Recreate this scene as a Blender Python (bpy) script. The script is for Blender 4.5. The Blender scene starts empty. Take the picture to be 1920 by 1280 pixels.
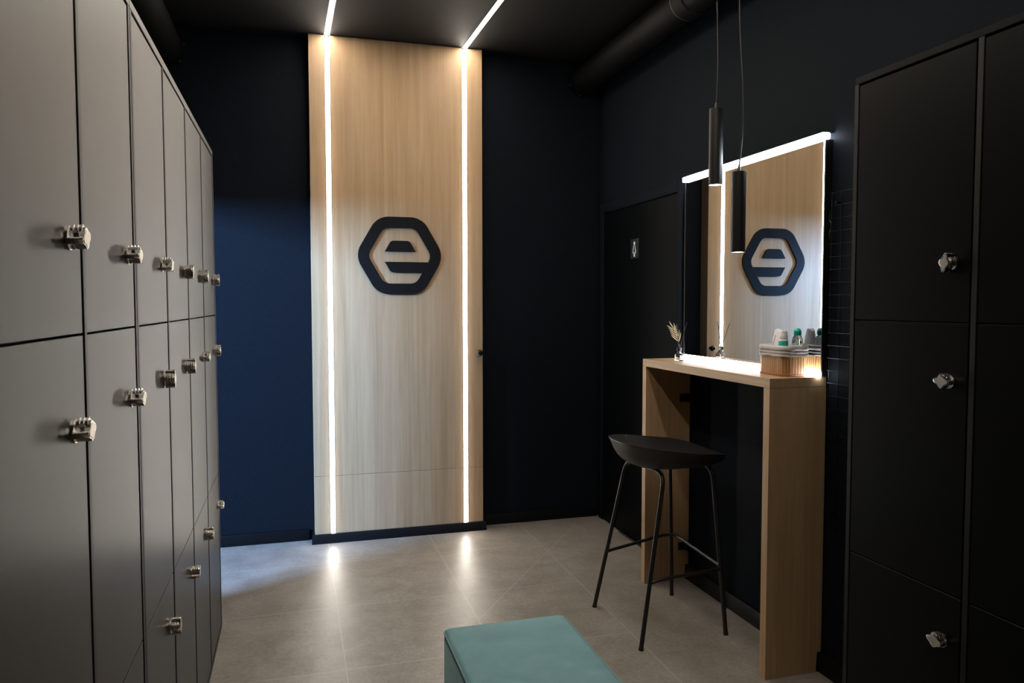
import bpy, bmesh, math, random
from mathutils import Vector, Matrix
R = math.radians
random.seed(7)
scn = bpy.context.scene
col = scn.collection
PI = math.pi

# ------------------------------------------------------------------ materials
def new_mat(name):
    m = bpy.data.materials.new(name)
    m.use_nodes = True
    nt = m.node_tree
    return m, nt, nt.nodes['Principled BSDF']

def node(nt, kind, **kw):
    n = nt.nodes.new(kind)
    for k, v in kw.items():
        if k in n.inputs.keys() if hasattr(n.inputs, 'keys') else False:
            n.inputs[k].default_value = v
        else:
            setattr(n, k, v)
    return n

def ramp(nt, fac, stops):
    r = nt.nodes.new('ShaderNodeValToRGB')
    e = r.color_ramp.elements
    while len(e) < len(stops):
        e.new(0.5)
    for el, (p, c) in zip(e, stops):
        el.position = p
        el.color = (*c, 1)
    nt.links.new(fac, r.inputs['Fac'])
    return r.outputs['Color']

def coords(nt, scale=(1, 1, 1), world=False):
    if world:
        src = nt.nodes.new('ShaderNodeNewGeometry').outputs['Position']
    else:
        src = nt.nodes.new('ShaderNodeTexCoord').outputs['Object']
    mp = nt.nodes.new('ShaderNodeMapping')
    mp.inputs['Scale'].default_value = scale
    nt.links.new(src, mp.inputs['Vector'])
    return mp.outputs['Vector']

def noise(nt, vec, scale, detail=4, rough=0.55, dist=0.0):
    n = nt.nodes.new('ShaderNodeTexNoise')
    n.inputs['Scale'].default_value = scale
    n.inputs['Detail'].default_value = detail
    n.inputs['Roughness'].default_value = rough
    n.inputs['Distortion'].default_value = dist
    nt.links.new(vec, n.inputs['Vector'])
    return n.outputs['Fac']

def bump(nt, b, height, strength=0.1, dist=0.002):
    bn = nt.nodes.new('ShaderNodeBump')
    bn.inputs['Strength'].default_value = strength
    bn.inputs['Distance'].default_value = dist
    nt.links.new(height, bn.inputs['Height'])
    nt.links.new(bn.outputs['Normal'], b.inputs['Normal'])

def plain(name, c, rough=0.5, metal=0.0, spec=0.5, var=0.12, nscale=40, bstr=0.0, sheen=0.0):
    """One colour with a faint procedural mottling and optional grain bump."""
    m, nt, b = new_mat(name)
    v = coords(nt)
    f = noise(nt, v, nscale)
    lo = tuple(max(0, x * (1 - var)) for x in c)
    hi = tuple(min(1, x * (1 + var)) for x in c)
    nt.links.new(ramp(nt, f, [(0.3, lo), (0.7, hi)]), b.inputs['Base Color'])
    b.inputs['Roughness'].default_value = rough
    b.inputs['Metallic'].default_value = metal
    b.inputs['Specular IOR Level'].default_value = spec
    if sheen:
        b.inputs['Sheen Weight'].default_value = sheen
        b.inputs['Sheen Roughness'].default_value = 0.4
    if bstr:
        bump(nt, b, f, bstr)
    return m

def emit(name, c, s):
    m, nt, b = new_mat(name)
    b.inputs['Base Color'].default_value = (0.8, 0.8, 0.8, 1)
    b.inputs['Emission Color'].default_value = (*c, 1)
    b.inputs['Emission Strength'].default_value = s
    return m

def wood(name, axis, dark, mid, light, rough=0.45, streak=1.0):
    """Oak laminate: streaks stretched along one axis."""
    m, nt, b = new_mat(name)
    s1 = [60, 60, 60]; s1[axis] = 1.3
    s2 = [14, 14, 14]; s2[axis] = 0.55
    s3 = [260, 260, 260]; s3[axis] = 6
    f1 = noise(nt, coords(nt, s1, True), 1.0, 5, 0.6, 0.6)
    f2 = noise(nt, coords(nt, s2, True), 1.0, 4, 0.55, 1.4)
    f3 = noise(nt, coords(nt, s3, True), 1.0, 2, 0.5)
    def mix(a, bb, fac):
        mx = nt.nodes.new('ShaderNodeMath'); mx.operation = 'MULTIPLY_ADD'
        nt.links.new(bb, mx.inputs[0]); mx.inputs[1].default_value = fac
        nt.links.new(a, mx.inputs[2])
        return mx.outputs[0]
    s = nt.nodes.new('ShaderNodeMath'); s.operation = 'MULTIPLY'
    nt.links.new(f1, s.inputs[0]); s.inputs[1].default_value = 0.40
    t = mix(mix(s.outputs[0], f2, 0.42), f3, 0.18)
    nt.links.new(ramp(nt, t, [(0.36, dark), (0.5, mid), (0.64, light)]), b.inputs['Base Color'])
    b.inputs['Roughness'].default_value = rough
    b.inputs['Specular IOR Level'].default_value = 0.4
    bump(nt, b, f3, 0.05, 0.001)
    return m

M = {}
OD, OM, OL = (0.37, 0.233, 0.122), (0.44, 0.290, 0.160), (0.50, 0.345, 0.20)
M['oak_v'] = wood('oak_vertical', 2, OD, OM, OL)
M['oak_h'] = wood('oak_along_counter', 1, OD, OM, OL, 0.35)
M['wall'] = plain('black_wall_paint', (0.0078, 0.0102, 0.0142), 0.6, spec=0.03, nscale=90, bstr=0.08)
M['ceil'] = plain('black_ceiling_paint', (0.0060, 0.0055, 0.0052), 0.7, spec=0.2, nscale=80, bstr=0.08)
M['base'] = plain('black_skirting', (0.0035, 0.0042, 0.0055), 0.45, spec=0.2, nscale=30)
M['leaf'] = plain('black_door_laminate', (0.0022, 0.0028, 0.0038), 0.5, spec=0.05, nscale=30)
M['locker'] = plain('graphite_locker_laminate', (0.0026, 0.0025, 0.0024), 0.34, spec=0.1, nscale=300, var=0.2)
M['edge'] = plain('locker_edge_banding', (0.0055, 0.0056, 0.0060), 0.5, spec=0.25, nscale=60)
M['gap'] = plain('locker_interior', (0.004, 0.004, 0.004), 0.9, spec=0.1)
M['chrome'] = plain('chrome', (0.84, 0.81, 0.76), 0.2, 1.0, var=0.03)
M['satin'] = plain('satin_nickel_face', (0.62, 0.57, 0.48), 0.35, 0.85, var=0.04)
M['darkhole'] = plain('key_cylinder', (0.16, 0.155, 0.15), 0.35, 0.9)
M['black_metal'] = plain('black_powder_coat', (0.007, 0.007, 0.0075), 0.38, spec=0.5, nscale=200)
M['black_plastic'] = plain('black_shell_plastic', (0.009, 0.009, 0.0092), 0.42, spec=0.5, nscale=250, bstr=0.04)
M['black_matt'] = plain('matt_black_paint', (0.005, 0.005, 0.0055), 0.5, spec=0.2)
M['logo'] = plain('black_logo_board', (0.0070, 0.0072, 0.0076), 0.55, spec=0.12)
M['duct'] = plain('black_painted_duct', (0.0040, 0.0038, 0.0036), 0.55, spec=0.1, nscale=20)
M['clamp'] = plain('galvanised_clamp', (0.10, 0.10, 0.10), 0.4, 0.7)
M['liner'] = plain('grey_basket_liner', (0.50, 0.46, 0.44), 0.9, nscale=30, bstr=0.4, sheen=0.3)
M['bamboo'] = wood('bamboo_slats', 2, (0.30, 0.145, 0.048), (0.40, 0.205, 0.072), (0.50, 0.275, 0.11), 0.4)
M['bamboo_rim'] = plain('red_brown_bamboo_rim', (0.33, 0.125, 0.06), 0.45)
M['white_plastic'] = plain('white_plastic', (0.80, 0.77, 0.78), 0.35, var=0.03)
M['pouch'] = plain('white_pouch_foil', (0.80, 0.74, 0.76), 0.3, var=0.05, nscale=25, bstr=0.5)
M['pink'] = plain('mauve_print', (0.45, 0.25, 0.32), 0.4)
M['teal_plastic'] = plain('teal_cap', (0.0, 0.42, 0.33), 0.35, var=0.05)
M['teal_label'] = plain('teal_label', (0.05, 0.50, 0.40), 0.4, var=0.05)
M['sign_white'] = plain('white_sign_ink', (0.75, 0.82, 0.86), 0.5, var=0.02)
M['sign_plate'] = plain('dark_sign_plate', (0.016, 0.020, 0.025), 0.3, spec=0.6)
M['gold'] = plain('gold_leaf_metal', (0.86, 0.74, 0.46), 0.45, 0.25, var=0.06)
M['wire'] = plain('black_wire', (0.004, 0.004, 0.0045), 0.5, 0.0, spec=0.12)
M['pavement'] = plain('hall_floor', (0.25, 0.25, 0.25), 0.6)

# pale LED diffusers
M['led_room'] = emit('led_diffuser_ceiling', (1.0, 0.90, 0.77), 80)
M['led_panel'] = emit('led_diffuser_panel', (1.0, 0.92, 0.80), 42)
M['led_mirror_top'] = emit('led_diffuser_mirror_top', (0.88, 0.94, 1.0), 32)
M['led_mirror'] = emit('led_diffuser_mirror', (0.90, 0.95, 1.0), 60)
M['led_pendant'] = emit('pendant_lens', (1.0, 0.95, 0.88), 22)

# mirror and glass
m, nt, b = new_mat('mirror_silver')
b.inputs['Base Color'].default_value = (0.86, 0.88, 0.88, 1)
b.inputs['Metallic'].default_value = 1
b.inputs['Roughness'].default_value = 0.0
M['mirror'] = m
def glassmat(name, c, rough=0.02, ior=1.45):
    m, nt, b = new_mat(name)
    b.inputs['Base Color'].default_value = (*c, 1)
    b.inputs['Transmission Weight'].default_value = 1
    b.inputs['Roughness'].default_value = rough
    b.inputs['IOR'].default_value = ior
    return m
M['glass'] = glassmat('clear_jar_glass', (0.97, 0.98, 0.97))
M['teal_glass'] = glassmat('clear_teal_bottle', (0.78, 0.95, 0.90), 0.04, 1.35)

# velvet of the ottoman
m, nt, b = new_mat('teal_velvet')
f = noise(nt, coords(nt), 9, 6, 0.6, 0.4)
nt.links.new(ramp(nt, f, [(0.3, (0.140, 0.272, 0.300)), (0.7, (0.185, 0.340, 0.375))]), b.inputs['Base Color'])
b.inputs['Roughness'].default_value = 0.85
b.inputs['Specular IOR Level'].default_value = 0.25
b.inputs['Sheen Weight'].default_value = 0.35
b.inputs['Sheen Roughness'].default_value = 0.4
b.inputs['Sheen Tint'].default_value = (0.55, 0.8, 0.8, 1)
bump(nt, b, noise(nt, coords(nt), 350, 2), 0.12, 0.001)
M['velvet'] = m

# stone floor tiles with grout
m, nt, b = new_mat('stone_tiles')
pos = nt.nodes.new('ShaderNodeNewGeometry').outputs['Position']
sep = nt.nodes.new('ShaderNodeSeparateXYZ'); nt.links.new(pos, sep.inputs[0])
def mth(op, a, bb=None, cc=None):
    n = nt.nodes.new('ShaderNodeMath'); n.operation = op
    for i, v in enumerate((a, bb, cc)):
        if v is None: continue
        if isinstance(v, (int, float)): n.inputs[i].default_value = v
        else: nt.links.new(v, n.inputs[i])
    return n.outputs[0]
def lines(s, off, step, w):
    u = mth('FRACT', mth('DIVIDE', mth('ADD', s, 10 * step - off), step))
    d = mth('MULTIPLY', mth('MINIMUM', u, mth('SUBTRACT', 1.0, u)), step)
    return mth('LESS_THAN', d, w)
gx = lines(sep.outputs['X'], 0.170, 0.5925, 0.0021)
gy = lines(sep.outputs['Y'], 3.503, 0.620, 0.0021)
# the square field ends at a diagonal cut running towards the washroom door
ax, ay, bx, by = 0.762, 3.185, 1.708, 4.45
L = math.hypot(bx - ax, by - ay); ux, uy = (bx - ax) / L, (by - ay) / L
tt = mth('ADD', mth('MULTIPLY', mth('SUBTRACT', sep.outputs['X'], ax), ux), mth('MULTIPLY', mth('SUBTRACT', sep.outputs['Y'], ay), uy))
dd = mth('ABSOLUTE', mth('SUBTRACT', mth('MULTIPLY', mth('SUBTRACT', sep.outputs['X'], ax), uy), mth('MULTIPLY', mth('SUBTRACT', sep.outputs['Y'], ay), ux)))
gd = mth('MULTIPLY', mth('LESS_THAN', dd, 0.0019), mth('MULTIPLY', mth('GREATER_THAN', tt, 0.0), mth('LESS_THAN', tt, L)))
gy = mth('MULTIPLY', gy, mth('LESS_THAN', sep.outputs['X'], 1.37))
grout = mth('MAXIMUM', mth('MAXIMUM', gx, gy), gd)
c1 = noise(nt, pos, 5.5, 8, 0.66, 0.3)
c2 = noise(nt, pos, 55, 5, 0.65)
c3 = noise(nt, pos, 260, 3, 0.6)
t = mth('ADD', mth('MULTIPLY', c1, 0.42), mth('ADD', mth('MULTIPLY', c2, 0.34), mth('MULTIPLY', c3, 0.24)))
stone = ramp(nt, t, [(0.39, (0.165, 0.144, 0.124)), (0.5, (0.238, 0.212, 0.187)), (0.61, (0.32, 0.29, 0.26))])
mixc = nt.nodes.new('ShaderNodeMix'); mixc.data_type = 'RGBA'
nt.links.new(grout, mixc.inputs['Factor']); nt.links.new(stone, mixc.inputs['A'])
mixc.inputs['B'].default_value = (0.355, 0.325, 0.297, 1)
nt.links.new(mixc.outputs['Result'], b.inputs['Base Color'])
rr = nt.nodes.new('ShaderNodeMapRange'); nt.links.new(c2, rr.inputs['Value'])
rr.inputs['To Min'].default_value = 0.34; rr.inputs['To Max'].default_value = 0.50
nt.links.new(rr.outputs[0], b.inputs['Roughness'])
b.inputs['Specular IOR Level'].default_value = 0.5
bump(nt, b, c3, 0.10, 0.001)
M['floor'] = m

# ------------------------------------------------------------------ mesh helpers
def box(bm, x0, x1, y0, y1, z0, z1, bev=0.0, seg=2):
    vs = [bm.verts.new((x, y, z)) for x in (x0, x1) for y in (y0, y1) for z in (z0, z1)]
    fs = [(0, 1, 3, 2), (4, 6, 7, 5), (0, 4, 5, 1), (2, 3, 7, 6), (0, 2, 6, 4), (1, 5, 7, 3)]
    faces = [bm.faces.new([vs[i] for i in f]) for f in fs]
    if bev:
        es = {e for f in faces for e in f.edges}
        bmesh.ops.bevel(bm, geom=list(es), offset=bev, segments=seg, profile=0.5, affect='EDGES')

def frame_of(d):
    d = d.normalized()
    a = Vector((0, 0, 1)) if abs(d.z) < 0.9 else Vector((1, 0, 0))
    u = d.cross(a).normalized()
    return u, d.cross(u).normalized()

def tube(bm, pts, r, seg=14, cap=True):
    pts = [Vector(p) for p in pts]
    rs = r if isinstance(r, (list, tuple)) else [r] * len(pts)
    u = None; rings = []
    for i, p in enumerate(pts):
        d = (pts[min(i + 1, len(pts) - 1)] - pts[max(i - 1, 0)]).normalized()
        if u is None: u, v = frame_of(d)
        else:
            u = (u - d * u.dot(d)).normalized(); v = d.cross(u)
        rings.append([bm.verts.new(p + (u * math.cos(2 * PI * k / seg) + v * math.sin(2 * PI * k / seg)) * rs[i]) for k in range(seg)])
    for a, b_ in zip(rings, rings[1:]):
        for k in range(seg):
            bm.faces.new((a[k], a[(k + 1) % seg], b_[(k + 1) % seg], b_[k]))
    if cap:
        bm.faces.new(rings[0][::-1]); bm.faces.new(rings[-1])

def fillet(pts, r, n=6):
    pts = [Vector(p) for p in pts]
    out = [pts[0]]
    for a, p, c in zip(pts, pts[1:], pts[2:]):
        d1 = (a - p); d2 = (c - p)
        k = min(r, d1.length * 0.45, d2.length * 0.45)
        s, e = p + d1.normalized() * k, p + d2.normalized() * k
        for i in range(n + 1):
            t = i / n
            out.append(s * (1 - t) ** 2 + p * 2 * t * (1 - t) + e * t ** 2)
    out.append(pts[-1])
    return out

def lathe(bm, prof, c, seg=32):
    """prof: (radius, z) from bottom to top, closed with caps when radius > 0."""
    rings = []
    for r, z in prof:
        if r <= 1e-6: rings.append([bm.verts.new((c[0], c[1], c[2] + z))])
        else: rings.append([bm.verts.new((c[0] + r * math.cos(2 * PI * k / seg), c[1] + r * math.sin(2 * PI * k / seg), c[2] + z)) for k in range(seg)])
    for a, b_ in zip(rings, rings[1:]):
        for k in range(seg):
            k2 = (k + 1) % seg
            if len(a) == 1 and len(b_) == 1: continue
            if len(a) == 1: bm.faces.new((a[0], b_[k2], b_[k]))
            elif len(b_) == 1: bm.faces.new((a[k], a[k2], b_[0]))
            else: bm.faces.new((a[k], a[k2], b_[k2], b_[k]))
    if len(rings[0]) > 1: bm.faces.new(rings[0][::-1])
    if len(rings[-1]) > 1: bm.faces.new(rings[-1])

def prism(bm, poly, tr, d0, d1):
    """poly of (a, b); tr(a, b, depth) -> xyz"""
    A = [bm.verts.new(tr(a, b_, d0)) for a, b_ in poly]
    B = [bm.verts.new(tr(a, b_, d1)) for a, b_ in poly]
    n = len(poly)
    bm.faces.new(A); bm.faces.new(B[::-1])
    for i in range(n):
        bm.faces.new((A[i], B[i], B[(i + 1) % n], A[(i + 1) % n]))

def round_poly(pts, rad, n=8):
    """Round polygon corners; rad is one radius or a list."""
    out = []
    N = len(pts)
    for i in range(N):
        r = rad[i] if isinstance(rad, (list, tuple)) else rad
        p = Vector(pts[i]); a = Vector(pts[i - 1]) - p; c = Vector(pts[(i + 1) % N]) - p
        if r <= 0: out.append(tuple(p)); continue
        ang = a.angle(c)
        k = r / math.tan(ang / 2)
        s, e = p + a.normalized() * k, p + c.normalized() * k
        bis = (a.normalized() + c.normalized()).normalized()
        cen = p + bis * (r / math.sin(ang / 2))
        a0 = math.atan2(s.y - cen.y, s.x - cen.x); a1 = math.atan2(e.y - cen.y, e.x - cen.x)
        da = (a1 - a0 + PI) % (2 * PI) - PI
        for j in range(n + 1):
            t = a0 + da * j / n
            out.append((cen.x + r * math.cos(t), cen.y + r * math.sin(t)))
    return out

WORLD = {}
def obj(name, bm, m, parent=None, label=None, smooth=True, angle=35):
    """Link bm (built in world coordinates) as one object, its origin at its middle."""
    bmesh.ops.recalc_face_normals(bm, faces=bm.faces[:])
    co = [v.co for v in bm.verts]
    lo = Vector((min(c.x for c in co), min(c.y for c in co), min(c.z for c in co)))
    hi = Vector((max(c.x for c in co), max(c.y for c in co), max(c.z for c in co)))
    c = (lo + hi) / 2
    me = bpy.data.meshes.new(name)
    bm.to_mesh(me); bm.free()
    me.transform(Matrix.Translation(-c))
    for mm in (m if isinstance(m, (list, tuple)) else [m]):
        me.materials.append(M[mm])
    if smooth:
        me.shade_smooth()
        me.set_sharp_from_angle(angle=R(angle))
    o = bpy.data.objects.new(name, me)
    col.objects.link(o)
    WORLD[o.name] = c
    if parent is not None:
        o.parent = parent
        o.location = c - WORLD[parent.name]
    else:
        o.location = c
    if label: o['label'] = label
    return o

def thing(name, loc, label, cat, group=None):
    o = bpy.data.objects.new(name, None)
    col.objects.link(o)
    o.location = loc
    o.empty_display_size = 0.05
    WORLD[o.name] = Vector(loc)
    o['label'] = label; o['category'] = cat
    if group: o['group'] = group
    return o

def tag(o, label, cat, group=None):
    o['label'] = label; o['category'] = cat
    if group: o['group'] = group
    return o

def struct(name, bm, m, parent=None, label=None, cat=None):
    o = obj(name, bm, m, parent)
    if parent is None:
        o['kind'] = 'structure'
        if label: o['label'] = label
        if cat: o['category'] = cat
    return o

def B(*args, **kw):
    bm = bmesh.new(); box(bm, *args, **kw); return bm
def T(pts, r, seg=14):
    bm = bmesh.new(); tube(bm, pts, r, seg); return bm

# ------------------------------------------------------------------ room
H = 2.929          # ceiling height
YB, XR_, XL_ = 4.575, 1.91, -0.80   # back wall, right wall, left wall
YF = -1.30
HX = -3.4          # outer wall of an unseen hall added to carry the daylight

struct('floor', B(HX - .12, 2.03, YF - .12, YB + .12, -0.12, 0), 'floor', None, 'warm grey stone tiled floor with pale joints', 'floor')
struct('ceiling', B(HX - .12, 2.03, YF - .12, YB + .12, H, H + 0.12), 'ceil', None, 'flat black painted ceiling', 'ceiling')
struct('wall_back', B(HX - .12, 2.03, YB, YB + .12, 0, H), 'wall', None, 'black back wall behind the oak panel', 'wall')
struct('wall_right', B(XR_, XR_ + .12, YF, YB, 0, H), 'wall', None, 'black wall carrying the mirror and washroom door', 'wall')
struct('wall_front', B(HX - .12, 2.03, YF - .12, YF, 0, H), 'oak_v', None, 'unseen wall at the near end of the room, oak added for warm reflections', 'wall')  # oak behind the camera, added for warm reflections in the chrome locks
bm = bmesh.new()
box(bm, XL_ - .12, XL_, YF, 3.50, 0, H)
box(bm, XL_ - .12, XL_, 3.50, YB, 2.0, H)
struct('wall_left', bm, 'wall', None, 'black wall behind the tall grey lockers', 'wall')
WY0, WY1, WZ0, WZ1 = 0.55, 3.35, 1.95, 2.85  # added window, placed to shape the blue light on the back wall
bm = bmesh.new()
box(bm, HX - .12, HX, -.05, WY0, 0, H); box(bm, HX - .12, HX, WY1, YB, 0, H)
box(bm, HX - .12, HX, WY0, WY1, 0, WZ0); box(bm, HX - .12, HX, WY0, WY1, WZ1, H)
struct('wall_added_outer', bm, 'wall', None, 'black wall of the unseen added hall, around the daylight window', 'wall')
struct('wall_added_hall', B(HX, XL_ - .12, -.17, -.05, 0, H), 'wall', None, 'black side wall of the unseen hall added for daylight', 'wall')  # closes the added hall, out of view
bm = bmesh.new()
for y0, y1, z0, z1 in ((WY0, WY0 + .05, WZ0, WZ1), (WY1 - .05, WY1, WZ0, WZ1), (WY0 + .05, WY1 - .05, WZ0, WZ0 + .05), (WY0 + .05, WY1 - .05, WZ1 - .05, WZ1)):
    box(bm, HX - .09, HX - .03, y0, y1, z0, z1)
w = struct('window_added', bm, 'base', None, 'dark framed unseen hall window, added to let in daylight', 'window')

# skirting boards
def skirt(bm, x0, x1, y0, y1, h, slope=0.004):
    box(bm, x0, x1, y0, y1, 0, h, 0.003, 2)
struct('baseboard_left', B(XL_, 0.066, YB - .016, YB, 0, .068, bev=.004), 'base', None, 'black skirting on the back wall left of the oak panel', 'skirting')
struct('baseboard_back', B(1.132, XR_ - .016, YB - .016, YB, 0, .068, bev=.004), 'base', None, 'black skirting on the back wall right of the oak panel', 'skirting')
struct('baseboard_right', B(XR_ - .018, XR_, 1.835, 3.46, 0, .075, bev=.004), 'base', None, 'black skirting on the wall under the oak counter', 'skirting')

# washroom door in the right wall
bm = bmesh.new()
dx0 = XR_ - .014
box(bm, dx0, XR_, 4.475, 4.535, 0, 2.03, .003); box(bm, dx0, XR_, 3.455, 3.515, 0, 2.03, .003)
box(bm, dx0, XR_, 3.515, 4.475, 1.972, 2.03, .003)
door = struct('door_1', bm, 'wall', None, 'black washroom door with a small white woman sign, beside the mirror', 'door')
obj('door_leaf', B(XR_ - .008, XR_, 3.521, 4.469, 0.006, 1.966, bev=.002), 'leaf', door)
obj('gap_light_strip', B(XR_ - .022, XR_ - .008, 3.521, 4.20, 0, .006, bev=.001), 'clamp', door)  # pale strip standing in for the light gap under the door

# ------------------------------------------------------------------ oak panel with light strips
YP = 4.485
SB = 0.0160
p = thing('oak_panelling', (0.6, YP, 0), 'tall oak wall panel up to the ceiling with two upright light strips', 'panel')
SX = (0.199, 0.997); SW = 0.0125
def boards(z0, z1):
    bm = bmesh.new()
    xs = [0.095, SX[0] - SB, SX[0] + SB, SX[1] - SB, SX[1] + SB, 1.106]
    box(bm, xs[0], xs[1], YP, YB, z0, z1, .0012, 1)
    box(bm, xs[2], xs[3], YP, YB, z0, z1, .0012, 1)
    box(bm, xs[4], xs[5], YP, YB, z0, z1, .0012, 1)
    return bm
obj('upper_board', boards(0.3945, H - .003), 'oak_v', p)
obj('lower_board', boards(0.052, 0.393), 'oak_v', p)
bm = bmesh.new()
prof = [(0.077, 1.123, 0.0, YP - .020), (0.080, 1.120, 0.046, YP - .010), (0.084, 1.116, 0.053, YP - .006)]
rings = []
for x0, x1, z, y in prof:
    rings.append([bm.verts.new(q) for q in ((x0, y, z), (x1, y, z), (x1, YB, z), (x0, YB, z))])
for a, b_ in zip(rings, rings[1:]):
    for k in range(4): bm.faces.new((a[k], a[(k + 1) % 4], b_[(k + 1) % 4], b_[k]))
bm.faces.new(rings[0][::-1]); bm.faces.new(rings[-1])
obj('plinth', bm, 'base', p, 'black skirting along the foot of the panel')
for sx in SX:
    bm = bmesh.new()
    n = 8
    prof2 = [(sx - SW + .001 + (2 * SW - .002) * k / n, YP - .0065 * math.sin(PI * k / n)) for k in range(n + 1)]
    prism(bm, prof2 + [(sx + SW - .001, YP + .010), (sx - SW + .001, YP + .010)], lambda a, b_, d: (a, b_, d), 0.056, H - .012)
    obj('light_strip', bm, 'led_panel', p, 'glowing white light strip set upright in the panel')
    bm = bmesh.new()
    box(bm, sx - SB + .0003, sx - SW - .0003, YP - .0012, YB, 0.056, H - .012); box(bm, sx + SW + .0003, sx + SB - .0003, YP - .0012, YB, 0.056, H - .012)
    box(bm, sx - SW, sx + SW, YP + .0105, YB, 0.056, H - .012)
    obj('strip_halo_channel', bm, 'white_plastic', p, 'white edge of the light channel, added to imitate the halo')  # white lips beside the diffuser imitate its glow on the oak
bm = bmesh.new()
c = (1.079, YP - .030, 1.100)
prof = [(0.0, -.020), (0.006, -.0192), (0.012, -.016), (0.017, -.0105), (0.020, -.001), (0.0185, .0065), (0.013, .012), (0.0075, .015), (0.0075, .026), (0.012, .030)]
lathe(bm, prof, (0, 0, 0), 28)
bmesh.ops.transform(bm, matrix=Matrix.Translation(c) @ Matrix.Rotation(-PI / 2, 4, 'X'), verts=bm.verts[:])
obj('knob', bm, 'black_matt', p, 'round black knob')

# logo board
LC = (0.603, 1.683)
def hexa(ap, r, n=10):
    Rr = ap / math.cos(PI / 6)
    return round_poly([(Rr * math.cos(PI / 3 * k), Rr * math.sin(PI / 3 * k)) for k in range(6)], r, n)
tr = lambda a, b_, d: (LC[0] + a, d, LC[1] + b_)
y0, y1 = YP - .014, YP - .001
bm = bmesh.new()
so, si = hexa(.2275, .118), hexa(.1635, .058)
n = len(so)
vo = [[bm.verts.new(tr(a, b_, y)) for a, b_ in so] for y in (y0, y1)]
vi = [[bm.verts.new(tr(a, b_, y)) for a, b_ in si] for y in (y0, y1)]
for k in range(n):
    j = (k + 1) % n
    bm.faces.new((vo[0][k], vo[0][j], vi[0][j], vi[0][k]))
    bm.faces.new((vo[1][k], vi[1][k], vi[1][j], vo[1][j]))
    bm.faces.new((vo[0][k], vo[1][k], vo[1][j], vo[0][j]))
    bm.faces.new((vi[0][k], vi[0][j], vi[1][j], vi[1][k]))
s3 = math.tan(PI / 3)
# the lower arm of the letter joins the ring on the right
arm = round_poly([(-.089, -.0365), (.172, -.0365), (.150, -.0985), (-.089 + .062 / s3, -.0985)], [0, 0, 0, .028], 8)
prism(bm, arm, tr, y0 + .0002, y1 - .0002)
trap = round_poly([(-.089, .0255), (.092, .0255), (.092 - .0625 / s3, .088), (-.089 + .0625 / s3, .088)], [0, 0, .028, .028], 8)
prism(bm, trap, tr, y0, y1)
tag(obj('wall_logo', bm, 'logo', None), 'black rounded hexagon emblem with a letter e, mounted on the oak panel', 'sign')

# ceiling light strips (slightly splayed, as in the place)
def ceil_strip(x1, x0, label):
    ys, ye = 4.484, 0.6
    def at(y): return x1 + (x0 - x1) * (y - ys) / (3.9 - ys)
    t = thing('ceiling_light_strip', (at(2), 2, H), label, 'ceiling light', 'ceiling light strips')
    def bar(w, z0, z1, ya, yb):
        bm = bmesh.new()
        q = [(at(ya) - w, ya), (at(ya) + w, ya), (at(yb) + w, yb), (at(yb) - w, yb)]
        prism(bm, q, lambda a, b_, d: (a, b_, d), z0, z1)
        return bm
    obj('profile', bar(.017, H - .004, H, ys, ye), 'clamp', t)
    obj('diffuser', bar(.0125, H - .0052, H - .0042, ys - .001, ye + .01), 'led_room', t, 'glowing white diffuser')
ceil_strip(0.199, 0.209, 'long white light strip across the ceiling, meeting the left upright strip of the oak panel')
ceil_strip(1.000, 1.016, 'long white light strip across the ceiling, meeting the right upright strip of the oak panel')

# ------------------------------------------------------------------ lockers
def lock_outline():
    pts = []
    n = 9
    L_ = 0.0235
    side = []
    for k in range(-n, n + 1):
        u = k / n
        side.append((0.0058 + 0.0112 * math.cos(PI * u / 2) ** 2.0, u * (L_ - .005)))
    tip = [(0.0058 * math.cos(a), L_ - .005 + .0055 * math.sin(a)) for a in (R(30), R(60), R(90), R(120), R(150))]
    return side + tip + [(-a, b_) for a, b_ in reversed(side)] + [(-a, -b_) for a, b_ in tip]

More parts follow.
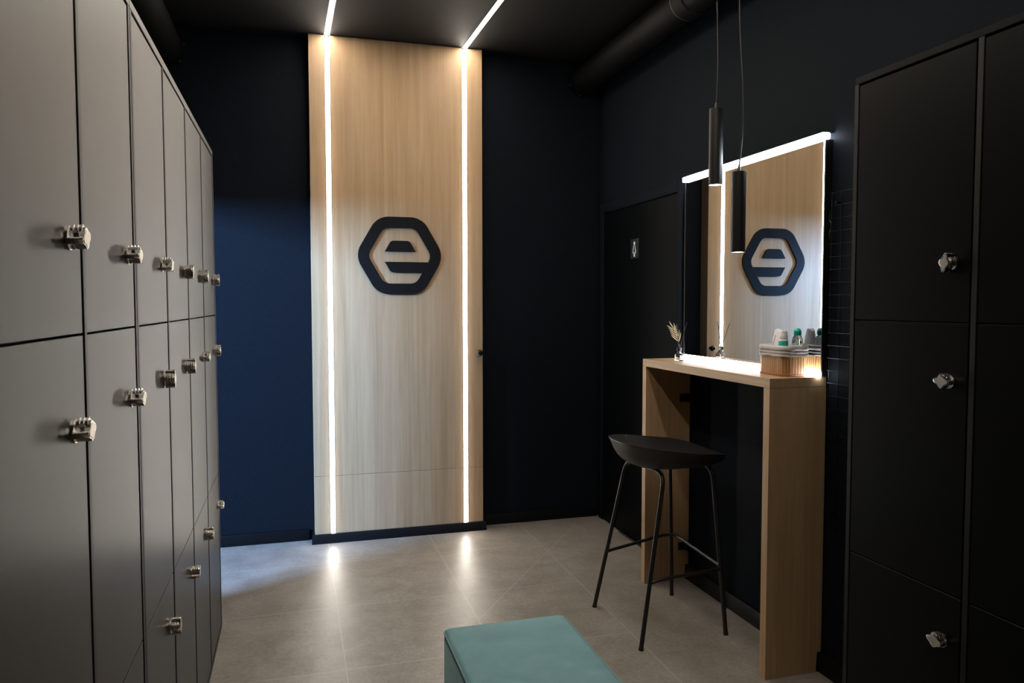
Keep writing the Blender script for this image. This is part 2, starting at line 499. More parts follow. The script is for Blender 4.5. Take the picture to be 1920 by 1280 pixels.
LOCK = lock_outline()
LOCK_CACHE = {}
def lock_meshes(ang, sgn):
    """A combination lock: u out of the door, long axis turned by ang from upright. sgn: +1 faces +X, -1 faces -X."""
    key = (ang, sgn)
    if key in LOCK_CACHE: return LOCK_CACHE[key]
    ca, sa = math.cos(R(ang)), math.sin(R(ang))
    def tr(a, b_, d):       # a: across (+a towards the far side), b: along; local y,z
        y, z = a * ca - b_ * sa, a * sa + b_ * ca
        return (sgn * d, y if sgn > 0 else y, z)
    res = {}
    bm = bmesh.new()
    prism(bm, LOCK, tr, 0.003, 0.0095); prism(bm, [(a * .97, b_ * .985) for a, b_ in LOCK], tr, 0.0095, 0.0115)
    prism(bm, LOCK, tr, 0.0115, 0.0255)
    rose = [(0.0185 * math.cos(2 * PI * k / 24), 0.0185 * math.sin(2 * PI * k / 24)) for k in range(24)]
    prism(bm, rose, tr, 0.0, 0.003)
    bmesh.ops.bevel(bm, geom=[e for e in bm.edges if all(abs(abs(v.co.x) - .0255) < 1e-5 for v in e.verts)], offset=0.0012, segments=2, affect='EDGES', profile=0.5)
    res['lock'] = (bm, 'chrome')
    bm = bmesh.new()
    prism(bm, [(a * .76, b_ * .80) for a, b_ in LOCK], tr, 0.0252, 0.0262)
    res['lock_face'] = (bm, 'satin')
    dials = []
    for d in (0.0072, 0.0132, 0.0192):
        bm = bmesh.new()
        cyl = [(-0.0085 + 0.0118 * math.cos(2 * PI * k / 20), 0.003 + 0.0118 * math.sin(2 * PI * k / 20)) for k in range(20)]
        prism(bm, cyl, tr, d - .0018, d + .0018)
        dials.append((bm, 'chrome'))
    bm = bmesh.new()        # key cylinder in the lower sloping flank
    c0 = Vector((-0.0118, -0.0105)); nrm = Vector((-0.85, -0.52)).normalized(); tg = Vector((-nrm.y, nrm.x))
    ringA, ringB = [], []
    for k in range(18):
        t = 2 * PI * k / 18
        q = c0 + tg * (0.0038 * math.cos(t)); d = 0.0135 + 0.0038 * math.sin(t)
        ringA.append(bm.verts.new(tr(*(q - nrm * .004), d))); ringB.append(bm.verts.new(tr(*(q + nrm * .0013), d)))
    for k in range(18):
        bm.faces.new((ringA[k], ringA[(k + 1) % 18], ringB[(k + 1) % 18], ringB[k]))
    bm.faces.new(ringA[::-1]); bm.faces.new(ringB)
    out = []
    for nm, (bm_, mt) in [('lock', res['lock']), ('lock_face', res['lock_face'])] + [('dial', d) for d in dials] + [('key_cylinder', (bm, 'darkhole'))]:
        bmesh.ops.recalc_face_normals(bm_, faces=bm_.faces[:])
        me = bpy.data.meshes.new(nm); bm_.to_mesh(me); bm_.free()
        me.materials.append(M[mt]); me.shade_smooth(); me.set_sharp_from_angle(angle=R(32))
        out.append((nm, me))
    LOCK_CACHE[key] = out
    return out

def add_lock(door_, x, y, z, ang, sgn):
    for nm, me in lock_meshes(ang, sgn):
        o = bpy.data.objects.new(nm, me)
        col.objects.link(o)
        o.parent = door_
        o.location = Vector((x, y, z)) - WORLD[door_.name]

ZT, ZR = 2.042, (0.022, 0.677, 1.352, 2.020)
LZ = (0.555, 1.207, 1.499)
CW = 0.415
def locker_unit(y0, ncol, xf, xb, sgn, label, angles, open_far, off, proud=0.0015):
    """A cabinet of three rows of doors; xf the door front, xb the back; angles[col] = turn of the three locks, None = out of view."""
    y1 = y0 + ncol * CW
    t = thing('locker_unit', ((xf + xb) / 2, (y0 + y1) / 2, 0), label, 'lockers', 'locker units')
    bm = bmesh.new()
    xs = sorted((xf + sgn * proud, xb))
    th = 0.009
    for k in range(ncol + 1):
        yc = y0 + k * CW
        a, b_ = (yc, yc + 2 * th) if k == 0 else ((yc - 2 * th, yc) if k == ncol else (yc - th, yc + th))
        box(bm, xs[0], xs[1], a + .0007, b_ - .0007, 0, ZT - .0205, .0012, 1)
    for z in ZR[1:3]:
        xx = sorted((xf - sgn * .024, xb)); box(bm, xx[0], xx[1], y0 + .018, y1 - .018, z - .009, z + .009)
    xx = sorted((xb, xb + sgn * .006)); box(bm, xx[0], xx[1], y0 + .018, y1 - .018, 0, ZT - .021)
    box(bm, xs[0], xs[1], y0 + .018, y1 - .018, 0, 0.0185)
    obj('carcass', bm, 'edge', t)
    obj('top_panel', B(xs[0], xs[1], y0 + .0005, y1 - .0005, ZT - .020, ZT, bev=.0012, seg=1), 'locker', t)
    for k in range(ncol):
        a = y0 + k * CW + (2 * th if k == 0 else th); b_ = y0 + (k + 1) * CW - (2 * th if k == ncol - 1 else th)
        gl, gh = (0.0015, 0.0045) if open_far else (0.0045, 0.0015)
        for r in range(3):
            z0, z1 = ZR[r] + (.001 if r == 0 else .0018), ZR[r + 1] - (.0045 if r == 2 else .0018)
            xd = sorted((xf, xf - sgn * .018))
            d = obj('door', B(xd[0], xd[1], a + gl, b_ - gh, z0, z1, bev=.0008, seg=1), 'locker', t)
            if angles[k] is None or angles[k][r] is None: continue
            ly = (y0 + (k + 1) * CW - off) if open_far else (y0 + k * CW + off)
            add_lock(d, xf, ly, LZ[r], angles[k][r], sgn)
XLF, XRF = -0.325, 1.552
#                      angles per column are (bottom, middle, top)
locker_unit(1.7705, 4, XLF, XL_ + .004, 1, 'tall grey locker cabinet ending near the back wall, four columns of doors',
            [(4, 2, -62), (-58, 3, -26), (0, -88, 2), (-84, 2, 4)], True, .078)
locker_unit(1.7695 - 4 * CW, 4, XLF, XL_ + .004, 1, 'tall grey locker cabinet nearest the left edge, its top out of sight',
            [None, None, (-80, -78, -74), (-80, -80, -82)], True, .078)
locker_unit(1.832 - 4 * CW, 4, XRF, XR_ - .002, -1, 'tall black locker cabinet standing by the wire grid, on the mirror wall',
            [None, None, (-72, -80, 5), (-82, -86, 10)], False, .066)

# ------------------------------------------------------------------ ducts under the ceiling
def duct(x, z, r, label, joints):
    t = thing('ventilation_duct', (x, 2.0, z), label, 'duct')
    obj('pipe', T([(x, YB - .012, z), (x, YF + .01, z)], r, 32), 'duct', t)
    for y in joints:
        obj('collar', T([(x, y - .05, z), (x, y - .045, z), (x, y + .045, z), (x, y + .05, z)], [r + .001, r + .005, r + .005, r + .001], 32), 'duct', t)
    bm = bmesh.new()
    tube(bm, [(x, YB, z), (x, YB - .014, z)], r + .014, 32)
    obj('wall_flange', bm, 'duct', t)
    bm = bmesh.new()
    for k in range(6):
        a = 2 * PI * k / 6 + .3
        px, pz = x + (r + .008) * math.cos(a), z + (r + .008) * math.sin(a)
        tube(bm, [(px, YB - .014, pz), (px, YB - .020, pz)], .005, 8)
    obj('flange_screws', bm, 'clamp', t)
    bm = bmesh.new()
    tube(bm, [(x + (r + .003) * math.cos(2 * PI * k / 32), 3.235, z + (r + .003) * math.sin(2 * PI * k / 32)) for k in range(33)], .004, 6)
    tube(bm, [(x - r * .7, 3.235, z + r * .7), (x - r * .7, 3.235, H)], .004, 6)
    obj('hanger_clamp', bm, 'clamp', t)
duct(1.785, 2.812, .082, 'round black ventilation duct under the ceiling above the mirror wall', (3.19, 2.75, 1.7))
duct(-0.655, 2.80, .086, 'round black ventilation duct under the ceiling above the grey lockers', (2.6, 1.2))

# ------------------------------------------------------------------ counter, mirror
CX0, CX1, CY0, CY1, CZ = 1.660, 1.904, 2.366, 3.408, 1.126
t = thing('oak_counter', ((CX0 + CX1) / 2, (CY0 + CY1) / 2, 0), 'narrow oak bar counter on two slab legs under the lit mirror', 'counter')
obj('top', B(CX0, CX1, CY0, CY1, CZ - .036, CZ, bev=.001, seg=1), 'oak_h', t)
def leg(y0, y1):
    bm = bmesh.new()      # the lower back corner is cut out around the skirting
    prism(bm, [(CX0, 0), (CX1 - .022, 0), (CX1 - .018, .078), (CX1, .078), (CX1, CZ - .0365), (CX0, CZ - .0365)], lambda a, b_, d: (a, d, b_), y0, y1)
    return bm
obj('leg_panel', leg(CY0, CY0 + .036), 'oak_v', t)
obj('leg_panel', leg(CY1 - .036, CY1), 'oak_v', t)
for z in (.928, .176):
    bm = bmesh.new()
    box(bm, 1.845, 1.900, CY1 - .042, CY1 - .036, z - .020, z + .020, .001, 1)
    box(bm, 1.872, 1.906, CY1 - .062, CY1 - .042, z - .020, z + .020, .002, 1)
    obj('bracket', bm, 'black_metal', t, 'black metal fixing bracket inside the far leg')

MY0, MY1, MX = 2.362, 3.398, 1.880
t = thing('wall_mirror', (MX, (MY0 + MY1) / 2, CZ), 'large mirror on the black wall with glowing strips along its top and foot', 'mirror')
obj('mirror_glass', B(MX, MX + .004, MY0 + .006, MY1 - .006, CZ + .004, 1.999), 'mirror', t, smooth=False)
bm = bmesh.new()
box(bm, MX + .0045, XR_, MY0 + .012, MY1 - .012, CZ + .004, 1.999)
box(bm, MX - .0015, XR_, MY0, MY0 + .0055, CZ + .002, 2.000); box(bm, MX - .0015, XR_, MY1 - .0055, MY1, CZ + .002, 2.000)
obj('mirror_frame', bm, 'black_metal', t)
obj('light_strip', B(MX - .018, MX + .014, MY0 - .006, MY1, 2.0005, 2.0235, bev=.004), 'led_mirror_top', t, 'glowing cool white strip along the top')
obj('strip_light_shield', B(MX - .0185, XR_ - .0005, MY0 - .006, MY1, 2.0238, 2.0252), 'black_metal', t)  # added plate keeping the top strip's light off the wall above
obj('light_strip', B(MX - .020, MX - .002, MY0 - .004, MY1 + .002, CZ + .0005, CZ + .0175, bev=.004), 'led_mirror', t, 'glowing cool white strip along the foot')

# ------------------------------------------------------------------ washroom sign
SY, SZ = 4.018, 1.718
t = thing('restroom_sign', (XR_ - .01, SY, SZ), 'small dark square sign with a white woman pictogram, on the black door', 'sign')
obj('plate', B(XR_ - .012, XR_ - .0083, SY - .052, SY + .052, SZ - .056, SZ + .056, bev=.001), 'sign_plate', t)
bm = bmesh.new()
tr = lambda a, b_, d: (d, SY - a, SZ + b_)
d0, d1 = XR_ - .0135, XR_ - .0121
prism(bm, [(.011 * math.cos(2 * PI * k / 20), .031 + .011 * math.sin(2 * PI * k / 20)) for k in range(20)], tr, d0, d1)
def strip(a, c, w):
    a, c = Vector(a), Vector(c); n_ = (c - a).normalized(); n_ = Vector((-n_.y, n_.x)) * w
    prism(bm, [tuple(a + n_), tuple(c + n_), tuple(c - n_), tuple(a - n_)], tr, d0, d1)
strip((-.009, .015), (.009, .015), .003)
strip((-.008, .017), (-.019, -.024), .003); strip((.008, .017), (.019, -.024), .003)
strip((-.021, -.024), (.021, -.024), .003)
prism(bm, [(-.009, -.024), (.009, -.024), (.009, -.047), (-.009, -.047)], tr, d0, d1)
obj('pictogram', bm, 'sign_white', t, 'white woman pictogram')

# ------------------------------------------------------------------ pendants
def pendant(x, y, z0, z1, sway, label):
    t = thing('pendant_lamp', (x, y, z0), label, 'lamp', 'pendant lamps')
    r = .0268
    bm = bmesh.new()
    lathe(bm, [(r - .0015, .004), (r - .0015, 0), (r, 0), (r, z1 - z0 - .002), (r - .002, z1 - z0), (0, z1 - z0)], (x, y, z0), 40)
    obj('shade', bm, 'black_metal', t)
    bm = bmesh.new(); lathe(bm, [(0, .002), (r - .0018, .002), (r - .0018, .0045), (0, .0045)], (x, y, z0), 40)
    obj('lens', bm, 'led_pendant', t, 'glowing white lens')
    bm = bmesh.new(); lathe(bm, [(.0075, 0), (.0065, .006), (.004, .022), (.0025, .026)], (x, y, z1), 20)
    obj('cord_grip', bm, 'black_plastic', t)
    pts = []
    for k in range(25):
        u = k / 24
        z = z1 + .020 + (H - .022 - z1 - .020) * u
        s = sway * math.sin(u * PI * 2.2) * (1 - u) * 1.3
        pts.append((x + s * .6, y - s, z))
    pts[-1] = (x, y, H - .022)
    obj('cable', T(pts, .0028, 8), 'black_plastic', t)
    bm = bmesh.new(); lathe(bm, [(.030, 0), (.032, .002), (.032, .020), (0, .0205)], (x, y, H - .0207), 30)
    obj('canopy', bm, 'black_metal', t)
pendant(1.60, 2.654, 1.865, 2.162, .004, 'black tube pendant lamp hanging higher, the one nearer the washroom door')
pendant(1.60, 2.4905, 1.591, 1.890, .012, 'black tube pendant lamp hanging lower, in front of the emblem in the mirror')

# ------------------------------------------------------------------ bar stool
t = thing('bar_stool', (1.52, 2.955, 0), 'black bar stool with scooped shell seat and thin tube legs, at the oak counter', 'stool')
SC = (1.549, 2.955); A_, B_ = .238, .218
def outline(th, tt_):
    c_, s_ = math.cos(th), math.sin(th)
    e = 2 / (2.5 + .5 * max(0, c_))
    return (A_ * tt_ * math.copysign(abs(c_) ** e, c_), B_ * tt_ * math.copysign(abs(s_) ** e, s_))
def rimz(xn):
    k = (1 - xn) / 2
    z = .762 + .054 * k ** 1.15
    if xn > .5: z -= .016 * ((xn - .5) / .5) ** 2
    return z
bm = bmesh.new()
NT, NR = 72, 14
top, bot = [], []
for j in range(NR + 1):
    u = j / NR
    rt, rb = [], []
    for k in range(NT):
        th = 2 * PI * k / NT
        x, y = outline(th, u)
        xn = math.cos(th); xn = math.copysign(abs(xn) ** .78, xn)
        zr = rimz(xn)
        # the dish: flat in the middle, rising to the rim at the back and sides, running out flat to the front lip
        front = max(0.0, xn)
        zc = .742
        zt = zc + (zr - zc) * u ** (3.0 + 1.2 * front)
        zb0 = .7005 + .018 * max(0.0, xn + .1) * u
        zb = zb0 + (zr - .010 - .014 * front - zb0) * u ** (6.5 + 9.0 * front)
        rt.append((SC[0] + x, SC[1] + y, zt)); rb.append((SC[0] + x * (1 - .02 * u), SC[1] + y * (1 - .02 * u), min(zb, zt - .008)))
    top.append(rt); bot.append(rb)
def surf(rings_, flip):
    c0 = bm.verts.new((SC[0], SC[1], rings_[0][0][2]))
    vs = [[bm.verts.new(q) for q in r_] for r_ in rings_[1:]]
    for k in range(NT):
        f_ = (c0, vs[0][k], vs[0][(k + 1) % NT]); bm.faces.new(f_[::-1] if flip else f_)
    for a, b2 in zip(vs, vs[1:]):
        for k in range(NT):
            f_ = (a[k], b2[k], b2[(k + 1) % NT], a[(k + 1) % NT]); bm.faces.new(f_[::-1] if flip else f_)
    return vs[-1]
ta, tb = surf(top, False), surf(bot, True)
# a soft rolled rim
mid = [bm.verts.new(((a.co.x + b2.co.x) / 2 + (a.co.x - SC[0]) * .008, (a.co.y + b2.co.y) / 2 + (a.co.y - SC[1]) * .008, (a.co.z + b2.co.z) / 2)) for a, b2 in zip(ta, tb)]
for k in range(NT):
    j = (k + 1) % NT
    bm.faces.new((ta[k], mid[k], mid[j], ta[j])); bm.faces.new((mid[k], tb[k], tb[j], mid[j]))
obj('seat', bm, 'black_plastic', t, angle=60)
FEET = {'fl': (1.310, 3.175), 'nl': (1.324, 2.716), 'fr': (1.722, 3.205), 'nr': (1.733, 2.748)}
TOPS = {'fl': (1.435, 3.105, .692), 'nl': (1.465, 2.800, .692), 'fr': (1.655, 3.110, .700), 'nr': (1.690, 2.800, .708)}
LR = .0095
def legpt(k, z):
    f_, t_ = FEET[k], TOPS[k]
    u = z / t_[2]
    return Vector((f_[0] + (t_[0] - f_[0]) * u, f_[1] + (t_[1] - f_[1]) * u, z))
for a, c_ in (('fl', 'nl'), ('fr', 'nr')):
    for k, o_ in ((a, c_), (c_, a)):
        q = TOPS[k]; w_ = TOPS[o_]
        midp = ((q[0] + w_[0]) / 2, (q[1] + w_[1]) / 2, (q[2] + w_[2]) / 2 + .004)
        obj('leg', T(fillet([legpt(k, .003), Vector(q), Vector(midp)], .055, 8), LR), 'black_metal', t)
for k in FEET:
    obj('foot_cap', T([legpt(k, 0), legpt(k, .012)], LR + .0012), 'black_plastic', t)
ZF = .292
pa, pb, pc, pd = legpt('fl', .266), legpt('fr', .311), legpt('nr', .276), legpt('nl', .259)
obj('footrest', T(fillet([pa + Vector((.004, 0, 0)), pa + Vector((.040, .006, .004)), pb + Vector((-.030, .004, 0)), pb + Vector((.014, -.02, .002)), pc + Vector((.016, .012, .004)), pc + Vector((-.02, -.002, .002)), pd + Vector((.045, -.004, .012)), pd + Vector((.004, 0, 0))], .02, 5), .0075), 'black_metal', t)

# ------------------------------------------------------------------ ottoman
t = thing('ottoman', (.593, 1.6, 0), 'teal velvet bench ottoman on the tiled floor in front of the stool', 'ottoman')
OX0, OX1, OY0, OY1, OZ = .405, .781, 1.06, 2.142, .450
bm = bmesh.new()
def slab(z, inset):
    return [(x, y, z) for x, y in round_poly([(OX0 + inset, OY0 + inset), (OX1 - inset, OY0 + inset), (OX1 - inset, OY1 - inset), (OX0 + inset, OY1 - inset)], .022 - min(inset, .012), 5)]
levels = [(.03, .004), (.04, .0), (.25, -.001), (.425, 0), (.438, .0015), (.446, .006), (OZ, .014)]
rings = [[bm.verts.new(q) for q in slab(z, i)] for z, i in levels]
n = len(rings[0])
for a, b_ in zip(rings, rings[1:]):
    for k in range(n): bm.faces.new((a[k], a[(k + 1) % n], b_[(k + 1) % n], b_[k]))
bm.faces.new(rings[0][::-1])
# a slightly domed seat
cen = Vector(((OX0 + OX1) / 2, (OY0 + OY1) / 2, OZ))
prev = rings[-1]
for s_, dz in ((.85, .003), (.5, .006)):
    cur = [bm.verts.new(((v.co.x - cen.x) * s_ + cen.x, (v.co.y - cen.y) * s_ + cen.y, OZ + dz)) for v in rings[-1]]
    for k in range(n): bm.faces.new((prev[k], prev[(k + 1) % n], cur[(k + 1) % n], cur[k]))
    prev = cur
bm.faces.new(prev)
obj('cushion_body', bm, 'velvet', t, angle=60)
pip = [(x, y, .441) for x, y in round_poly([(OX0, OY0), (OX1, OY0), (OX1, OY1), (OX0, OY1)], .022, 5)]
bm = bmesh.new(); tube(bm, pip + [pip[0]], .0022, 8, cap=False)
obj('seam', bm, 'velvet', t)
for x in (OX0 + .05, OX1 - .05):
    for y in (OY0 + .05, OY1 - .05):
        obj('foot', T([(x, y, 0), (x, y, .031)], [.018, .02], 16), 'black_plastic', t)

# ------------------------------------------------------------------ wire grid panel
GX, GY0, GY1 = XR_ - .022, 1.86, 2.338
bm = bmesh.new()
zs = [1.800 - .0462 * k for k in range(29)]
ny = 10
for k in range(ny):
    y = GY1 - .004 - k * .052
    tube(bm, [(GX, y, zs[-1] - .006), (GX, y, zs[0] + .002)], .0016, 6)
for z in zs:
    tube(bm, [(GX - .004, GY0, z), (GX - .004, GY1, z)], .0011, 6)
t = thing('wire_grid', (GX, 2.1, zs[-1]), 'black wire grid panel hung on the wall between mirror and black lockers', 'grid')
obj('mesh', bm, 'wire', t)
for z in (1.754, .62):
    obj('wall_fixing', T([(GX - .006, GY1 - .03, z + .01), (XR_ - .001, GY1 - .03, z + .01)], .005, 10), 'wire', t)
hook = fillet([(GX - .009, 2.330, 1.738), (GX - .012, 2.330, 1.700), (GX - .020, 2.312, 1.690), (GX - .020, 2.310, 1.672), (GX - .012, 2.330, 1.660), (GX - .009, 2.330, 1.632)], .006, 4)
tag(obj('wire_hook', T(hook, .0022, 8), 'wire', None), 'small bent black wire hook on the upper part of the wire grid', 'hook')

# ------------------------------------------------------------------ reed diffuser
JX, JY, JZ = 1.768, 3.238, CZ + .0005
t = thing('reed_diffuser', (JX, JY, JZ), 'small glass reed diffuser with a gold palm leaf, at the far end of the counter', 'diffuser')
bm = bmesh.new()
lathe(bm, [(.019, 0), (.0225, .003), (.0235, .012), (.0225, .026), (.018, .034), (.0105, .0385), (.0105, .046), (.0085, .046), (.0085, .038), (.0165, .0315), (.0205, .025), (.0213, .012), (.020, .005), (0, .004)], (JX, JY, JZ), 36)
obj('jar', bm, 'glass', t)
bm = bmesh.new(); lathe(bm, [(.0108, 0), (.0122, .001), (.0122, .016), (.009, .018), (.005, .018)], (JX, JY, JZ + .0465), 28)
obj('collar', bm, 'black_plastic', t)
base = Vector((JX, JY, JZ + .012))
for dx, dy, h in ((.030, -.018, .186), (-.030, -.030, .180), (-.012, .040, .165)):
    obj('reed', T([base + Vector((-dx * .15, -dy * .15, 0)), base + Vector((dx * .12, dy * .12, .05)), Vector((JX + dx, JY + dy, JZ + h))], .0016, 8), 'black_plastic', t)
# palm leaf: facing the room, curving towards the door
side = Vector((-.80, .60, 0)); upv = Vector((0, 0, 1)); nrm_ = side.cross(upv).normalized()
def stemp(u):
    return Vector((JX, JY, JZ + .058)) + side * (.006 * u + .024 * u * u) + upv * (.098 * u)
bm = bmesh.new()
tube(bm, [stemp(k / 10) for k in range(11)], [.0016 - .0009 * k / 10 for k in range(11)], 8)
def leaflet(u, sgn_, ln, ang):
    p0 = stemp(u); d = (stemp(min(1, u + .05)) - stemp(u - .05)).normalized()
    ca_, sa_ = math.cos(ang), math.sin(ang) * sgn_
    inpl = side * 1.0
    perp = (inpl - d * inpl.dot(d)).normalized()
    direc = d * ca_ + perp * sa_
    wdt = nrm_.cross(direc).normalized()
    N_ = 7; L1, L2, L3 = [], [], []
    for k in range(N_ + 1):
        s_ = k / N_
        w_ = .0021 * math.sin(PI * min(1, .12 + s_ * .88)) ** .8 + .0002
        c_ = p0 + direc * (ln * s_) + d * (.20 * ln * s_ * s_) + nrm_ * (.002 * math.sin(PI * s_))
        L1.append(bm.verts.new(c_ + wdt * w_)); L2.append(bm.verts.new(c_ - wdt * w_)); L3.append((bm.verts.new(c_ + wdt * w_ + nrm_ * .0008), bm.verts.new(c_ - wdt * w_ + nrm_ * .0008)))
    for k in range(N_):
        bm.faces.new((L1[k], L1[k + 1], L2[k + 1], L2[k]))
        bm.faces.new((L3[k][0], L3[k][1], L3[k + 1][1], L3[k + 1][0]))
        bm.faces.new((L1[k], L3[k][0], L3[k + 1][0], L1[k + 1])); bm.faces.new((L2[k], L2[k + 1], L3[k + 1][1], L3[k][1]))
    bm.faces.new((L1[0], L2[0], L3[0][1], L3[0][0])); bm.faces.new((L1[-1], L3[-1][0], L3[-1][1], L2[-1]))
for k in range(5):
    u = .36 + .135 * k
    leaflet(u, 1, .040 - .001 * k, R(44 - 2 * k)); leaflet(u - .05, -1, .042 - .002 * k, R(30 - 2 * k))
leaflet(.98, 1, .034, R(4))
obj('palm_leaf', bm, 'gold', t, 'pale gold palm leaf')

# ------------------------------------------------------------------ basket with toiletries
BX0, BX1, BY0, BY1, BZ = 1.752, 1.858, 2.404, 2.576, CZ + .0005
t = thing('bamboo_basket', ((BX0 + BX1) / 2, (BY0 + BY1) / 2, BZ), 'small bamboo slat basket with grey cloth liner, at the near end of the counter', 'basket')
def rr_path(off, z, n=6):
    return [(x, y, z) for x, y in round_poly([(BX0 - off, BY0 - off), (BX1 + off, BY0 - off), (BX1 + off, BY1 + off), (BX0 - off, BY1 + off)], .028 + off, n)]
def resample(path, m_):
    P = [Vector(q) for q in path] + [Vector(path[0])]
    ls = [0]
    for a, b_ in zip(P, P[1:]): ls.append(ls[-1] + (b_ - a).length)
    out = []
    for i in range(m_):
        s_ = ls[-1] * i / m_
        k = max(j for j in range(len(ls)) if ls[j] <= s_ + 1e-9); k = min(k, len(P) - 2)
        d = P[k + 1] - P[k]
        out.append(P[k] + d * ((s_ - ls[k]) / max(d.length, 1e-9)))
    return out
NS = 42
bm = bmesh.new()
po, pi_ = resample(rr_path(0, 0, 8), NS * 6), resample(rr_path(-.004, 0, 8), NS * 6)
for s_ in range(NS):
    i0, i1 = s_ * 6, s_ * 6 + 5
    zz = (BZ + .006, BZ + .086)
    q = []
    for i in (i0, i0 + 2, i1 - 2, i1):
        k = (i + (0.12 if i == i0 else -0.0))
        q.append(i % (NS * 6))
    for z in zz: pass
    A0 = [bm.verts.new((po[i].x, po[i].y, zz[0])) for i in q]; A1 = [bm.verts.new((po[i].x, po[i].y, zz[1])) for i in q]
    B0 = [bm.verts.new((pi_[i].x, pi_[i].y, zz[0])) for i in q]; B1 = [bm.verts.new((pi_[i].x, pi_[i].y, zz[1])) for i in q]
    for k in range(3):
        bm.faces.new((A0[k], A0[k + 1], A1[k + 1], A1[k])); bm.faces.new((B0[k], B1[k], B1[k + 1], B0[k + 1]))
        bm.faces.new((A0[k], B0[k], B0[k + 1], A0[k + 1])); bm.faces.new((A1[k], A1[k + 1], B1[k + 1], B1[k]))
    bm.faces.new((A0[0], A1[0], B1[0], B0[0])); bm.faces.new((A0[3], B0[3], B1[3], A1[3]))
obj('slat_body', bm, 'bamboo', t)
def ringwall(bm, levels_, m_=96, close=False, wav=None):
    rs = []
    for li, (off, z) in enumerate(levels_):
        path = resample(rr_path(off, z), m_)
        if wav: path = [q_ + Vector((0, 0, wav(i, li))) for i, q_ in enumerate(path)]
        rs.append([bm.verts.new(q_) for q_ in path])
    for a, b_ in zip(rs, rs[1:]):
        for k in range(m_): bm.faces.new((a[k], a[(k + 1) % m_], b_[(k + 1) % m_], b_[k]))
    return rs
bm = bmesh.new()
rs = ringwall(bm, [(-.006, BZ), (.0022, BZ), (.0028, BZ + .002), (.0028, BZ + .007), (.0, BZ + .0085), (-.006, BZ + .0085)])
bm.faces.new(rs[0][::-1]); bm.faces.new(rs[-1])
obj('base_rim', bm, 'bamboo_rim', t, 'reddish rim and floor of the basket')
bm = bmesh.new()
wv = lambda i, li: (.0007 * math.sin(i * .42 + li) + .0007 * math.sin(i * .17 + 2 * li)) if li in range(10) else .0
lev = [(.0025, BZ + .0745), (.0062, BZ + .0735), (.0068, BZ + .080), (.0040, BZ + .083), (.0072, BZ + .0855), (.0066, BZ + .092), (.0040, BZ + .0945), (.0078, BZ + .097), (.0070, BZ + .106), (.0055, BZ + .1125), (.001, BZ + .1145), (-.0035, BZ + .111), (-.0055, BZ + .09), (-.0055, BZ + .02)]
rs = ringwall(bm, lev, 120, wav=wv)
bm.faces.new(rs[-1])
obj('cloth_liner', bm, 'liner', t, 'folded grey cloth liner', angle=80)

# bottles stand inside the liner
zb = BZ + .0215
bx, by = 1.828, 2.437
t = thing('bottle', (bx, by, zb), 'clear teal tinted bottle with a teal flip cap, tallest thing in the basket', 'bottle')
bm = bmesh.new()
lathe(bm, [(.018, 0), (.0205, .003), (.0205, .096), (.0202, .108), (.0185, .118), (.0145, .127), (.0105, .131), (.0105, .136), (.0, .136)], (bx, by, zb), 36)
bmesh.ops.scale(bm, vec=(1.0, 1.0, 1.0), verts=bm.verts[:])
obj('bottle_body', bm, 'teal_glass', t, 'clear teal body')
bm = bmesh.new()
lathe(bm, [(.0135, 0), (.0142, .001), (.0142, .014), (.0135, .017), (.0105, .023), (.006, .0265), (0, .0275)], (bx, by, zb + .1315), 32)
box(bm, bx - .006, bx + .006, by - .0165, by - .0125, zb + .1425, zb + .1475, .001, 1)
obj('cap', bm, 'teal_plastic', t, 'teal flip cap')
bx, by = 1.790, 2.470
t = thing('bottle', (bx, by, zb), 'small bottle with a white cap and teal label, nearest the front of the basket', 'bottle')
bm = bmesh.new()
lathe(bm, [(.016, 0), (.018, .003), (.018, .108), (.0165, .113), (.0135, .1165), (0, .1165)], (bx, by, zb), 32)
obj('bottle_body', bm, 'white_plastic', t)
bm = bmesh.new()
lab = []
for z in (.050, .110):
    lab.append([bm.verts.new((bx + .0184 * math.cos(a), by + .0184 * math.sin(a), zb + z)) for a in [R(150) + R(150) * k / 20 for k in range(21)]] +
               [bm.verts.new((bx + .0178 * math.cos(a), by + .0178 * math.sin(a), zb + z)) for a in [R(300) - R(150) * k / 20 for k in range(21)]])
for k in range(42): bm.faces.new((lab[0][k], lab[0][(k + 1) % 42], lab[1][(k + 1) % 42], lab[1][k]))
bm.faces.new(lab[0][::-1]); bm.faces.new(lab[1])
obj('label', bm, 'teal_label', t, 'teal label')
bm = bmesh.new()
lathe(bm, [(.0150, 0), (.0155, .001), (.0155, .016), (.0142, .018), (.0142, .026), (.0125, .030), (.005, .0315), (0, .0315)], (bx, by, zb + .1168), 30)
obj('cap', bm, 'white_plastic', t, 'white cap')
# soft white refill pouch
px_, py_ = 1.806, 2.524
t = thing('pouch', (px_, py_, zb), 'white plastic refill pouch with mauve edge, standing behind the small bottle in the basket', 'pouch')
bm = bmesh.new()
NL, NP = 14, 28
rs = []
for j in range(NL + 1):
    u = j / NL
    z = zb + .150 * u
    dp = .020 * (1 - u ** 2.2) + .0022; wd = .036 * (1 - .18 * u) - (.006 * max(0, (u - .8) / .2))
    ring_ = []
    for k in range(NP):
        a = 2 * PI * k / NP
        wob = 1 + .05 * math.sin(3 * a + 5 * u) + .03 * math.sin(7 * a - 9 * u)
        ring_.append(bm.verts.new((px_ + dp * math.cos(a) * wob, py_ + wd * math.sin(a) * wob, z + .004 * math.sin(2 * a + 1) * u)))
    rs.append(ring_)
for a, b_ in zip(rs, rs[1:]):
    for k in range(NP): bm.faces.new((a[k], a[(k + 1) % NP], b_[(k + 1) % NP], b_[k]))
bm.faces.new(rs[0][::-1]); bm.faces.new(rs[-1])
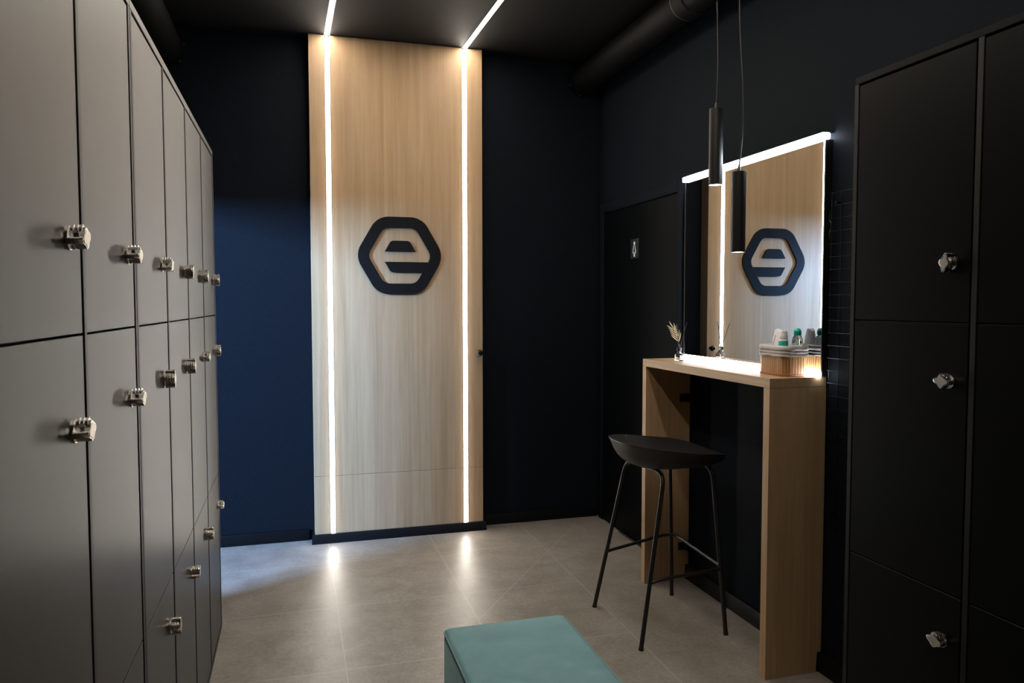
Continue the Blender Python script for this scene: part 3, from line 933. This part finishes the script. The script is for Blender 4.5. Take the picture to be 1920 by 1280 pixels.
obj('pouch_body', bm, 'pouch', t, angle=80)
bm = bmesh.new()
tube(bm, [(px_ - .0235 * (1 - u_ * u_ * .55), py_ + .004 + .002 * math.sin(5 * u_), zb + .045 + .085 * u_) for u_ in [k / 10 for k in range(11)]], .0012, 6)
obj('print_stripe', bm, 'pink', t, 'mauve printed stripe')

# ------------------------------------------------------------------ light and camera
sky = bpy.data.worlds.new('daylight')
scn.world = sky
sky.use_nodes = True
bgn = sky.node_tree.nodes['Background']
bgn.inputs['Color'].default_value = (0.35, 0.55, 1.0, 1)
bgn.inputs['Strength'].default_value = 1.0
ld = bpy.data.lights.new('window_daylight', 'AREA')  # area lamp standing for daylight in the added hall window
ld.shape = 'RECTANGLE'; ld.size = WY1 - WY0 - .1; ld.size_y = WZ1 - WZ0 - .1
ld.energy = 3500; ld.color = (0.28, 0.53, 1.0)
lo = bpy.data.objects.new('window_daylight', ld); col.objects.link(lo)
lo.location = (HX - .02, (WY0 + WY1) / 2, (WZ0 + WZ1) / 2)
lo.rotation_euler = (0, -PI / 2, 0)      # shines along +X
lo.rotation_euler = Vector((1, 0, 0)).to_track_quat('-Z', 'Z').to_euler()

cam = bpy.data.cameras.new('camera')
co = bpy.data.objects.new('camera', cam); col.objects.link(co)
yaw, pit, roll = .280751, -.0502347, -.000998
f = Vector((math.sin(yaw) * math.cos(pit), math.cos(yaw) * math.cos(pit), math.sin(pit)))
rt = Vector((math.cos(yaw), -math.sin(yaw), 0)); up = rt.cross(f)
r2 = rt * math.cos(roll) + up * math.sin(roll); u2 = -rt * math.sin(roll) + up * math.cos(roll)
mw = Matrix((( r2.x, u2.x, -f.x, 0), (r2.y, u2.y, -f.y, 0), (r2.z, u2.z, -f.z, 1.4), (0, 0, 0, 1)))
co.matrix_world = mw
cam.sensor_width = 36; cam.lens = 1411.5 / 1920 * 36
cam.clip_start = .02
scn.camera = co

vs = scn.view_settings
scn.display_settings.display_device = 'sRGB'
vs.view_transform = 'Standard'; vs.look = 'None'; vs.gamma = 1; vs.use_curve_mapping = False
vs.exposure = 0.0
cy = scn.cycles
cy.max_bounces = 10; cy.diffuse_bounces = 5; cy.glossy_bounces = 6; cy.transmission_bounces = 8
cy.use_denoising = True
cy.sample_clamp_indirect = 8
cy.sample_clamp_direct = 18
cy.caustics_reflective = False; cy.caustics_refractive = False
